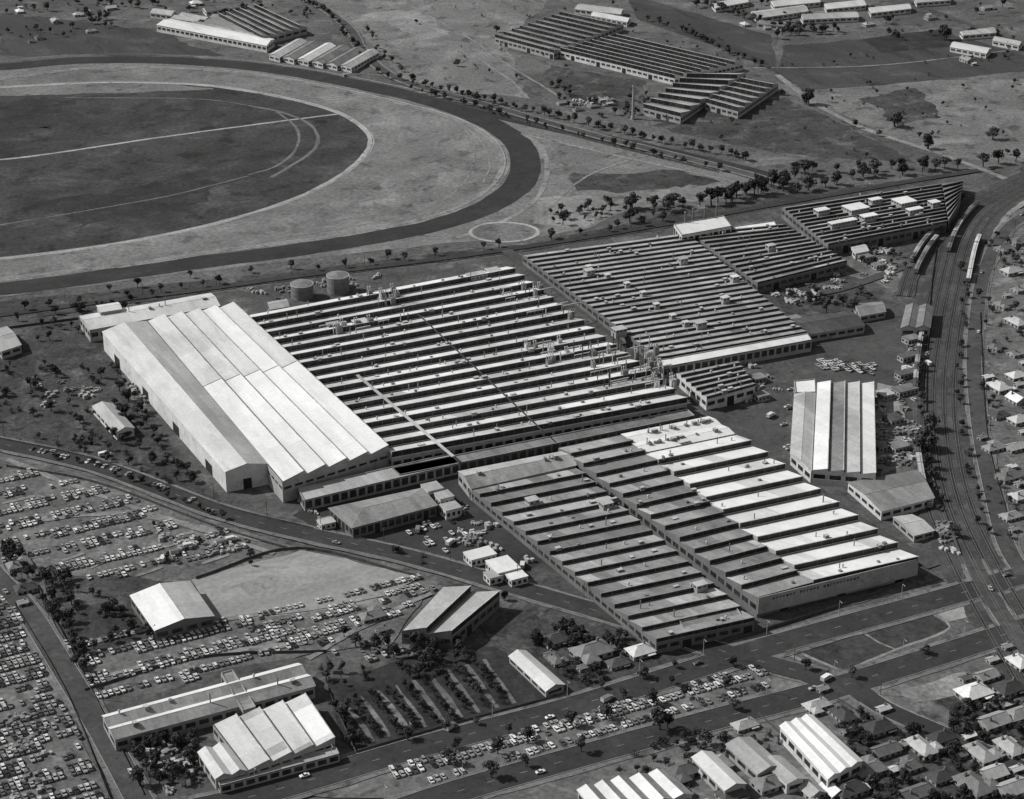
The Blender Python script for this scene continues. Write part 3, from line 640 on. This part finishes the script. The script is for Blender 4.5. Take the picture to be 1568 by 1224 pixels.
def lot(px,ax=AX,pitch=15.5,fill=.8,sp=2.75,double=True,W=CW):
    poly=[flat(G(*p)) for p in px]; bx=Vector((ax.y,-ax.x,0))
    s=[p.dot(ax) for p in poly]; t=[p.dot(bx) for p in poly]
    tt=min(t)+3; ang=math.atan2(bx.y,bx.x)
    while tt<max(t):
        for dt in ((0,5.1) if double else (0,)):
            ss=min(s); f=fill*U(.8,1.12); flip=math.pi if dt else 0; gap=0
            while ss<max(s):
                p=ax*ss+bx*(tt+dt)
                if gap>0: gap-=1
                elif R()<.025: gap=random.randint(2,6)
                elif R()<f and inpoly(p,poly):
                    car(p+bx*U(-.35,.35),ang+flip,W); NC[0]+=1
                ss+=sp
        tt+=pitch
def carline(px,sp=2.8,fill=.85,off=0):
    pts=line(px,step=sp); ns=normals(pts,False); gap=0
    for i,p in enumerate(pts):
        if gap>0: gap-=1; continue
        if R()<.04: gap=random.randint(1,4); continue
        if R()<fill: car(p+ns[i]*(off+U(-.3,.3)),math.atan2(ns[i].y,ns[i].x)); NC[0]+=1
lot([(-30,712),(20,716),(150,745),(335,812),(420,838),(330,868),(240,880),(80,895),(0,860),(-40,800)],fill=.85,pitch=18.5)
lot([(90,985),(330,955),(440,950),(470,985),(300,1040),(150,1075)],fill=.88,pitch=17)
lot([(330,950),(430,945),(560,922),(640,890),(672,905),(640,925),(600,950),(440,990)],fill=.8,pitch=14)
lot([(-30,895),(20,925),(70,1030),(80,1060),(-40,1060)],fill=.93,pitch=12.5,sp=2.5,W=CD)
lot([(-30,1080),(85,1065),(120,1120),(160,1235),(-40,1235)],fill=.95,pitch=12.5,sp=2.5,W=CD)
for q in ([(600,1180),(860,1108),(1020,1062),(1160,1024)],[(606,1190),(860,1118),(1030,1070),(1170,1032)],[(660,1198),(860,1140),(1000,1100),(1180,1050)]): carline(q,fill=.85)
carline([(650,1172),(900,1100),(1000,1072)],fill=.5)
lot([(1252,552),(1338,560),(1338,575),(1252,566)],fill=.9,pitch=10,sp=2.4)
lot([(1198,600),(1212,595),(1210,690),(1198,690)],ax=BX,fill=.5,double=False)
lot([(610,830),(650,800),(700,800),(720,830),(680,850)],fill=.35)
lot([(550,1000),(640,985),(650,1000),(560,1020)],fill=.5)
lot([(770,885),(830,900),(800,880)],fill=.5)
lot([(480,975),(600,985),(560,1010),(480,1000)],fill=.6)
lot([(1330,600),(1400,605),(1400,690),(1350,720)],fill=.3)
lot([(1310,395),(1350,380),(1370,420),(1350,440)],fill=.3)
carline([(50,690),(180,722),(300,770)],fill=.5); carline([(370,950),(520,915),(640,885)],fill=.8)
for pts,w,k,mark,name,pave in ROADS[:7]:
    ns=normals(pts,False); i=random.randint(2,12)
    while i<len(pts)-2:
        d=pts[i+1]-pts[i]; sd=random.choice([-1,1]); p=pts[i]+ns[i]*sd*w*.22
        inst('car',CM[random.choice(CW)],Vector((p.x,p.y,ztop+.02)),math.atan2(d.y,d.x)+(math.pi if sd>0 else 0)); i+=random.randint(9,30)
for u,v,a in [(340,835,0),(250,860,1),(290,840,0),(355,830,0),(270,850,0),(930,1075,.2),(690,1118,AANG),(1265,1043,.3),(800,870,1),(1420,560,1.5),(160,700,0),(550,760,0),(640,815,1),(690,835,.5),(1180,640,.4),(880,455,1)]:
    inst('lorry',random.choice(TM),G(u,v)+Vector((0,0,GZ)),AANG+a)
def crate_mesh(seed):
    rnd=random.Random(seed); mb=MB()
    for _ in range(7):
        x=rnd.uniform(-4,4);y=rnd.uniform(-3,3);w=rnd.uniform(1.2,3.2);d=rnd.uniform(1,2.4);h=rnd.uniform(.8,2.6)
        mb.box(Vector((x,y,0)),Vector((w,0,0)),Vector((0,d,0)),0,h,'crate')
        mb.box(Vector((x-.05,y-.05,0)),Vector((w+.1,0,0)),Vector((0,.12,0)),h*.5,h*.5+.12,'fence_timber')
    return mb.mesh('stacked_crates')
KM=[crate_mesh(i) for i in range(5)]
def clutter(px,n):
    poly=[flat(G(*p)) for p in px]; xs=[p.x for p in poly]; ys=[p.y for p in poly]; c=0;t=0
    while c<n and t<n*40:
        t+=1; p=Vector((U(min(xs),max(xs)),U(min(ys),max(ys)),GZ))
        if inpoly(p,poly): inst('stacked_crates',random.choice(KM),p,AANG+U(-.2,.2)+random.choice([0,1.57]),U(.5,1)); c+=1
clutter([(1345,600),(1410,600),(1415,720),(1345,720)],45); clutter([(1300,380),(1370,370),(1380,420),(1330,440)],22)
clutter([(1180,445),(1280,420),(1300,440),(1200,480)],20); clutter([(40,580),(120,570),(190,650),(80,640)],14)
clutter([(1100,560),(1180,545),(1200,600),(1160,640)],10); clutter([(1370,510),(1415,505),(1415,600),(1375,600)],20)
clutter([(200,1150),(290,1135),(310,1210),(240,1215)],24); clutter([(460,725),(500,745),(500,800),(470,800)],6)
clutter([(700,760),(740,800),(830,870),(800,880),(700,830)],14); clutter([(1440,760),(1470,860),(1440,860)],10)
clutter([(200,575),(232,620),(215,625),(195,600)],8); clutter([(880,150),(960,150),(960,170),(890,170)],8)
clutter([(370,440),(560,415),(580,430),(400,470)],14); clutter([(250,820),(380,830),(350,850),(250,845)],16)
clutter([(20,1090),(60,1085),(90,1224),(20,1224)],20)
# railway vehicles
def wagons(px,off,start,n,roof,nm,Lw=18):
    pts=line(px,step=2.0); ns=normals(pts,False); sp=flat(G(*start)); i=min(range(len(pts)),key=lambda k:(pts[k]-sp).length); st=int((Lw+1.2)/2)
    for k in range(n):
        if i+st>=len(pts): break
        a=pts[i]+ns[i]*off; b=pts[i+st-1]+ns[i+st-1]*off; d=(b-a).normalized(); nn=Vector((-d.y,d.x,0)); z=LZ[0]
        rk=roof if isinstance(roof,str) else random.choice(roof)
        mb=MB(); mb.box(a-nn*1.45,d*Lw,nn*2.9,z+1,z+3.5,'metal_grey'); mb.box(a-nn*1.5,d*Lw,nn*1.1,z+3.5,z+3.62,rk); mb.box(a+nn*.4,d*Lw,nn*1.1,z+3.5,z+3.62,rk); mb.box(a-nn*.4,d*Lw,nn*.8,z+3.5,z+3.9,rk)
        for f in (.12,.22,.75,.86): mb.box(a-nn*1.1+d*Lw*f,d*1,nn*2.2,z+.2,z+1.02,'tyre')
        for f in range(8): mb.box(a-nn*1.5+d*Lw*(f+.25)/8,d*Lw*.07,nn*.04,z+2,z+2.9,'window')
        mb.obj(nm); i+=st
MX=['roof_grey','roof_mid','roof_pale','roof_dark']
wagons(rail0,11,(1475,365),5,'roof_white','railway_carriage')
wagons(sid,-3,(1435,362),5,MX,'goods_wagon',12); wagons(sid,3,(1430,368),6,MX,'goods_wagon',12)
wagons(rail0,-12,(1440,520),7,MX,'goods_wagon',12); wagons(rail0,-6.5,(1510,318),9,MX,'goods_wagon',12)
wagons(rail0,-12,(1437,690),6,MX,'goods_wagon',12)
# fences
def fence(px,h=1.8,k='fence_timber'):
    pts=line(px,step=9); mb=MB()
    for i in range(len(pts)-1):
        d=pts[i+1]-pts[i]; nn=Vector((-d.y,d.x,0)).normalized()*.1
        mb.box(pts[i],d,nn,.1,h,k); mb.box(pts[i]-nn,d.normalized()*.2,nn*.9,0,h+.2,k)
    mb.obj('fence')
for q in ([(-30,668),(150,707),(340,777),(480,812)],[(10,716),(150,742),(340,812),(440,842)],[(300,888),(455,842),(640,885)],[(60,905),(130,1040),(220,1220)],[(20,925),(100,1060),(170,1230)],
 [(500,1055),(545,1155)],[(545,1155),(700,1110),(850,1070)],[(760,985),(860,1060)],[(-30,510),(120,490)],[(800,398),(1000,552)],[(1440,340),(1425,450),(1418,600),(1425,720),(1470,850)],[(1420,880),(1300,925),(1110,985)],
 [(640,145),(760,176),(900,215),(1100,265)],[(130,1060),(300,1010),(500,1000)],[(1500,480),(1510,660),(1540,790)],[(1160,1095),(1210,1140)],[(1280,1072),(1345,1110),(1440,1150)]): fence(q)
# ---------------------------------------------------------------- trees
def tree_mesh(seed,h=8,r=3.4,low=.3,nl=9,per=60,fol='foliage',narrow=1):
    rnd=random.Random(seed); mb=MB()
    lean=Vector((rnd.uniform(-.4,.4),rnd.uniform(-.4,.4),0))
    ring=None
    for k in range(4):
        z=h*.6*k/3; rad=.32*(1-k*.25)+.05; c=lean*(k/3)
        nr=[c+Vector((math.cos(a)*rad,math.sin(a)*rad,z)) for a in [i*math.pi/3 for i in range(6)]]
        if ring:
            for i in range(6): mb.face([ring[i],ring[(i+1)%6],nr[(i+1)%6],nr[i]],'bark')
        ring=nr
    for l in range(nl):
        a=rnd.uniform(0,6.28); rr=r*rnd.uniform(.15,.68)*narrow; zz=h*rnd.uniform(low+.12,.86)
        if l==0: rr=0;zz=h*.82
        c=Vector((math.cos(a)*rr,math.sin(a)*rr,zz)); cr=r*rnd.uniform(.3,.55)
        s=Vector((0,0,h*.3))+lean*.5; d=c-s; sd=Vector((-d.y,d.x,0)); sd=sd.normalized()*.1 if sd.length>0 else Vector((.1,0,0))
        mb.face([s-sd,s+sd,c+sd*.4,c-sd*.4],'bark'); mb.face([s-Vector((0,0,.1)),s+Vector((0,0,.1)),c+Vector((0,0,.04)),c-Vector((0,0,.04))],'bark')
        for _ in range(per):
            v=Vector((rnd.gauss(0,1),rnd.gauss(0,1),rnd.gauss(0,1))).normalized()*(cr*rnd.uniform(.55,1.08)); v.z*=.75
            p=c+v; q=rnd.uniform(.2,.48)*(h/8)
            n=(v.normalized()+Vector((rnd.uniform(-.7,.7),rnd.uniform(-.7,.7),rnd.uniform(-.3,.8)))).normalized()
            t=n.cross(Vector((rnd.random(),rnd.random(),rnd.random()))).normalized(); b=n.cross(t)
            mb.face([p-t*q-b*q*.5,p+t*q*.6-b*q,p+t*q+b*q*.6,p-t*q*.4+b*q],fol)
    return mb.mesh('tree')
TR=[tree_mesh(i,8,3.2+.3*(i%3),fol='foliage' if i%4 else 'foliage_pale') for i in range(7)]
BR=[tree_mesh(20+i,3.2,2.2,low=.05,nl=6,per=45) for i in range(3)]
def tree(p,h):
    if h<3.4: inst('shrub',random.choice(BR),Vector((p.x,p.y,GZ)),U(0,6.28),h/3.2)
    else: inst('tree',random.choice(TR),Vector((p.x,p.y,GZ)),U(0,6.28),h/8*U(.9,1.2),h/8)
def tline(px,sp,h0,h1,jit=1.5,skip=.1):
    pts=line(px,step=2); acc=0; last=pts[0]
    for p in pts:
        acc+=(p-last).length; last=p
        if acc>=sp:
            acc=-U(-.35,.35)*sp
            if R()>skip: tree(p+Vector((U(-jit,jit),U(-jit,jit),0)),U(h0,h1))
def tfill(px,n,h0,h1):
    poly=[flat(G(*p)) for p in px]; xs=[p.x for p in poly]; ys=[p.y for p in poly]; c=0; t=0
    while c<n and t<n*30:
        t+=1; p=Vector((U(min(xs),max(xs)),U(min(ys),max(ys)),0))
        if inpoly(p,poly) and noise.noise(p*.02)>-.1 and not any((p-flat(q)).length<8 for q in HPOS): tree(p,h0+(h1-h0)*R()**1.8); c+=1
tline([(0,484),(100,468),(250,448),(450,420),(640,397),(790,376)],17,4.5,7.5)
tline([(100,452),(300,428),(500,408),(640,392)],26,4,7,5,.3)
tline([(0,498),(120,478),(250,456)],9,4,7,3,.3)
tline([(600,122),(700,146),(850,183),(1000,217),(1150,248)],6,5,9,2.5,.1)
tline([(620,136),(760,176),(900,214),(1100,264),(1190,288)],9,4,8,2,.2)
tline([(455,0),(510,30),(555,92),(600,122)],9,5,8,3,.2)
tline([(560,40),(580,80),(620,112)],12,4,7,3,.3)
tline([(930,350),(1000,322),(1060,318),(1130,300),(1230,292),(1300,276),(1440,262)],7,7,13,6,.15)
tline([(1080,318),(1150,300),(1200,285),(1230,262)],6,9,15,6,.1)
tline([(1200,262),(1300,262),(1400,262),(1500,255),(1568,250)],11,7,12,5,.15)
tline([(820,372),(900,360),(1020,340)],8,5,9,3,.2)
tline([(1478,300),(1440,360),(1460,330)],12,4,7)
for u,v,h in [(1235,160,14),(1370,195,13),(1420,228,13),(1445,62,15),(1520,214,11),(1340,262,10),(855,134,8),(968,320,13),(700,102,7),(760,50,7),(1535,12,10),(1190,60,10),(1412,690,14),(1425,660,12),(1422,720,10),(1265,480,10),(1290,470,9),(1305,478,9),(1105,395,8),(862,345,10),(1010,1120,12),(1080,1145,8),(240,1185,11),(265,1200,10),(215,1205,9),(1240,465,8),(1470,415,7),(1310,196,7),(1120,190,6)]:
    for k in range(3 if h>12 else 1): tree(G(u,v)+Vector((U(-3,3)*(k>0),U(-3,3)*(k>0),0)),h*(1 if k==0 else .75))
tline([(985,30),(1050,52),(1120,85),(1195,118)],9,5,8,3)
tline([(1050,0),(1120,22),(1190,45),(1280,50)],8,7,10,3)
tline([(1190,55),(1285,52)],5,7,9,2)
tfill([(-40,560),(120,540),(180,560),(250,680),(330,765),(150,700),(-40,650)],120,3,8)
tline([(40,694),(160,724),(340,795)],9,3.5,6)
tline([(0,660),(120,690),(260,740)],10,3,6,4,.3)
tline([(20,870),(60,905),(90,960),(120,1010),(140,1060)],6,5,8,3)
tfill([(60,880),(190,890),(200,940),(300,965),(200,990),(110,1010)],55,3.5,8)
tfill([(0,835),(40,850),(60,890),(20,890)],18,4,7)
tline([(120,745),(300,820),(420,850)],24,3.5,6,8,.3)
tline([(200,850),(330,870),(460,850)],20,3.5,6,4,.3)
tline([(500,960),(560,1000),(640,985),(700,1005)],8,5,8,5)
tfill([(480,990),(620,960),(720,1000),(700,1030),(500,1060)],45,3,8)
tfill([(700,930),(770,920),(900,975),(880,1000),(780,985)],35,4,9)
tfill([(830,960),(1010,985),(1010,1010),(880,1060),(820,990)],40,2.5,6)
tline([(620,1195),(800,1143),(1000,1085),(1160,1045)],20,6,9,2,.1)
tline([(680,1218),(900,1152),(1100,1097),(1180,1075)],22,6,9,2,.2)
tline([(600,1172),(800,1115),(1000,1058),(1140,1020)],26,5,8,2,.2)
tline([(530,1165),(700,1118),(860,1072),(1040,1020)],14,4,7,2,.35)
tline([(790,975),(900,1002),(1060,1010)],16,3,6,4,.3)
tfill([(200,1150),(300,1130),(310,1230),(230,1230)],40,3,8)
tline([(520,1080),(540,1150)],5,5,8,2)
for i in range(9):
    u=556+i*27
    for k in range(15):
        if R()<.15: continue
        f=k/14; p=G(u-47+48*f,1080-i*8+60*f); tree(p+Vector((U(-1.3,1.3),U(-1.3,1.3),0)),U(1.8,5))
tfill([(1500,350),(1568,330),(1700,330),(1700,880),(1545,830),(1505,660),(1498,480)],200,2.5,7)
tfill([(1330,1085),(1440,1135),(1568,1190),(1568,1240),(1250,1240),(1300,1150),(1270,1090)],140,2.5,7)
tfill([(1380,1080),(1568,1010),(1650,1000),(1650,1200),(1568,1180),(1440,1115)],120,2.5,7)
tfill([(900,1170),(1200,1095),(1200,1240),(900,1240)],50,2.8,5.5)
tline([(1170,1005),(1290,1038),(1360,1018),(1470,985)],20,5,9,2,.3)
tline([(1420,480),(1412,560),(1412,640),(1425,740),(1460,830)],11,4,8,3,.25)
tline([(1480,420),(1472,520),(1470,640),(1485,740),(1515,840)],12,3,6,3,.3)
tfill([(620,0),(1000,0),(1190,110),(1100,240),(800,170),(620,110)],50,2,5)
tfill([(1180,100),(1568,60),(1568,270),(1300,250),(1180,220)],65,2,6)
tfill([(1000,0),(1568,-30),(1568,90),(1200,50)],60,3,9)
tfill([(-40,-20),(460,-20),(500,30),(250,20),(100,60),(-40,60)],120,3,9)
tfill([(440,70),(560,100),(520,110),(400,90)],20,3,6)
tfill([(840,110),(1000,150),(980,190),(850,170)],35,2.5,7)
tfill([(830,330),(1000,300),(1040,330),(860,372)],25,4,8)
tfill([(1190,440),(1290,430),(1340,460),(1230,480)],30,2.5,6)
tfill([(1300,380),(1400,360),(1400,440),(1320,430)],25,2.5,6)
tfill([(540,835),(620,845),(690,860),(640,870)],6,3,5)
tfill([(40,480),(220,455),(220,500),(60,540)],18,4,7)
# ---------------------------------------------------------------- poles
mb=MB(); mb.cyl((0,0),.16,.1,0,9.5,'bark',6); mb.box(Vector((-1.1,-.06,0)),Vector((2.2,0,0)),Vector((0,.12,0)),8.6,8.75,'bark'); mb.box(Vector((-.8,-.06,0)),Vector((1.6,0,0)),Vector((0,.12,0)),7.9,8.02,'bark')
for x in (-1,-.5,.5,1): mb.cyl((x,0),.05,.05,8.75,8.95,'wall_white',5)
PM=mb.mesh('telegraph_pole')
mb=MB(); mb.cyl((0,0),.14,.08,0,9,'metal_light',6); mb.box(Vector((0,-.05,0)),Vector((1.8,0,0)),Vector((0,.1,0)),8.9,9.0,'metal_light'); mb.box(Vector((1.3,-.15,0)),Vector((.8,0,0)),Vector((0,.3,0)),8.75,8.9,'metal_light')
SM=mb.mesh('street_lamp')
for ri,me,nm,sp in [(0,PM,'telegraph_pole',5),(1,SM,'street_lamp',5),(2,SM,'street_lamp',5),(3,PM,'telegraph_pole',5),(4,PM,'telegraph_pole',6),(6,PM,'telegraph_pole',5),(9,PM,'telegraph_pole',7)]:
    pts,w=ROADS[ri][:2]; ns=normals(pts,False)
    for i in range(2,len(pts)-1,sp):
        p=pts[i]+ns[i]*(w/2+1.2); inst(nm,me,Vector((p.x,p.y,0)),math.atan2(-ns[i].y,-ns[i].x) if nm=='street_lamp' else math.atan2(ns[i].y,ns[i].x))
def railfence(px,h=1.2,name='racecourse_rail'):
    pts=line(px,step=6); mb=MB()
    for i in range(len(pts)-1):
        d=pts[i+1]-pts[i]; nn=Vector((-d.y,d.x,0)).normalized()*.18
        mb.box(pts[i],d,nn,h-.14,h+.06,'wall_white'); mb.box(pts[i]+nn*.2,d.normalized()*.12,nn*.6,0,h-.14,'wall_white')
    mb.obj(name)
railfence(inf); railfence(tin)
railfence([(0,96),(120,86),(260,86),(400,97),(520,116),(640,140)])
# ---------------------------------------------------------------- light, world, camera
Ld=(AX*.78+BX*.6).normalized(); el=math.radians(41)
dirv=Vector((Ld.x*math.cos(el),Ld.y*math.cos(el),-math.sin(el)))
s=bpy.data.lights.new('sun','SUN'); s.energy=4.4; s.angle=math.radians(.5); s.color=(1,.995,.985)
so=bpy.data.objects.new('sun',s); so.rotation_euler=dirv.to_track_quat('-Z','Y').to_euler(); sc.collection.objects.link(so)
w=bpy.data.worlds.new('World'); sc.world=w; w.use_nodes=True; nt=w.node_tree; bg=nt.nodes['Background']
sky=nt.nodes.new('ShaderNodeTexSky'); sky.sky_type='NISHITA'; sky.sun_disc=False; sky.sun_elevation=el; sky.sun_rotation=math.atan2(-Ld.x,-Ld.y)
hs=nt.nodes.new('ShaderNodeHueSaturation'); hs.inputs['Saturation'].default_value=0.0
nt.links.new(sky.outputs[0],hs.inputs['Color']); nt.links.new(hs.outputs[0],bg.inputs[0]); bg.inputs[1].default_value=.075
c=bpy.data.cameras.new('camera'); c.lens=36*F/1568; c.sensor_width=36; c.clip_start=1; c.clip_end=60000
co=bpy.data.objects.new('camera',c); co.location=(0,0,H); co.rotation_euler=(math.pi/2-P,0,0); sc.collection.objects.link(co); sc.camera=co
sc.view_settings.view_transform='Standard'; sc.view_settings.look='None'; sc.view_settings.exposure=0
print('cars',NC[0],'objects',len(sc.objects),'ztop',ztop)
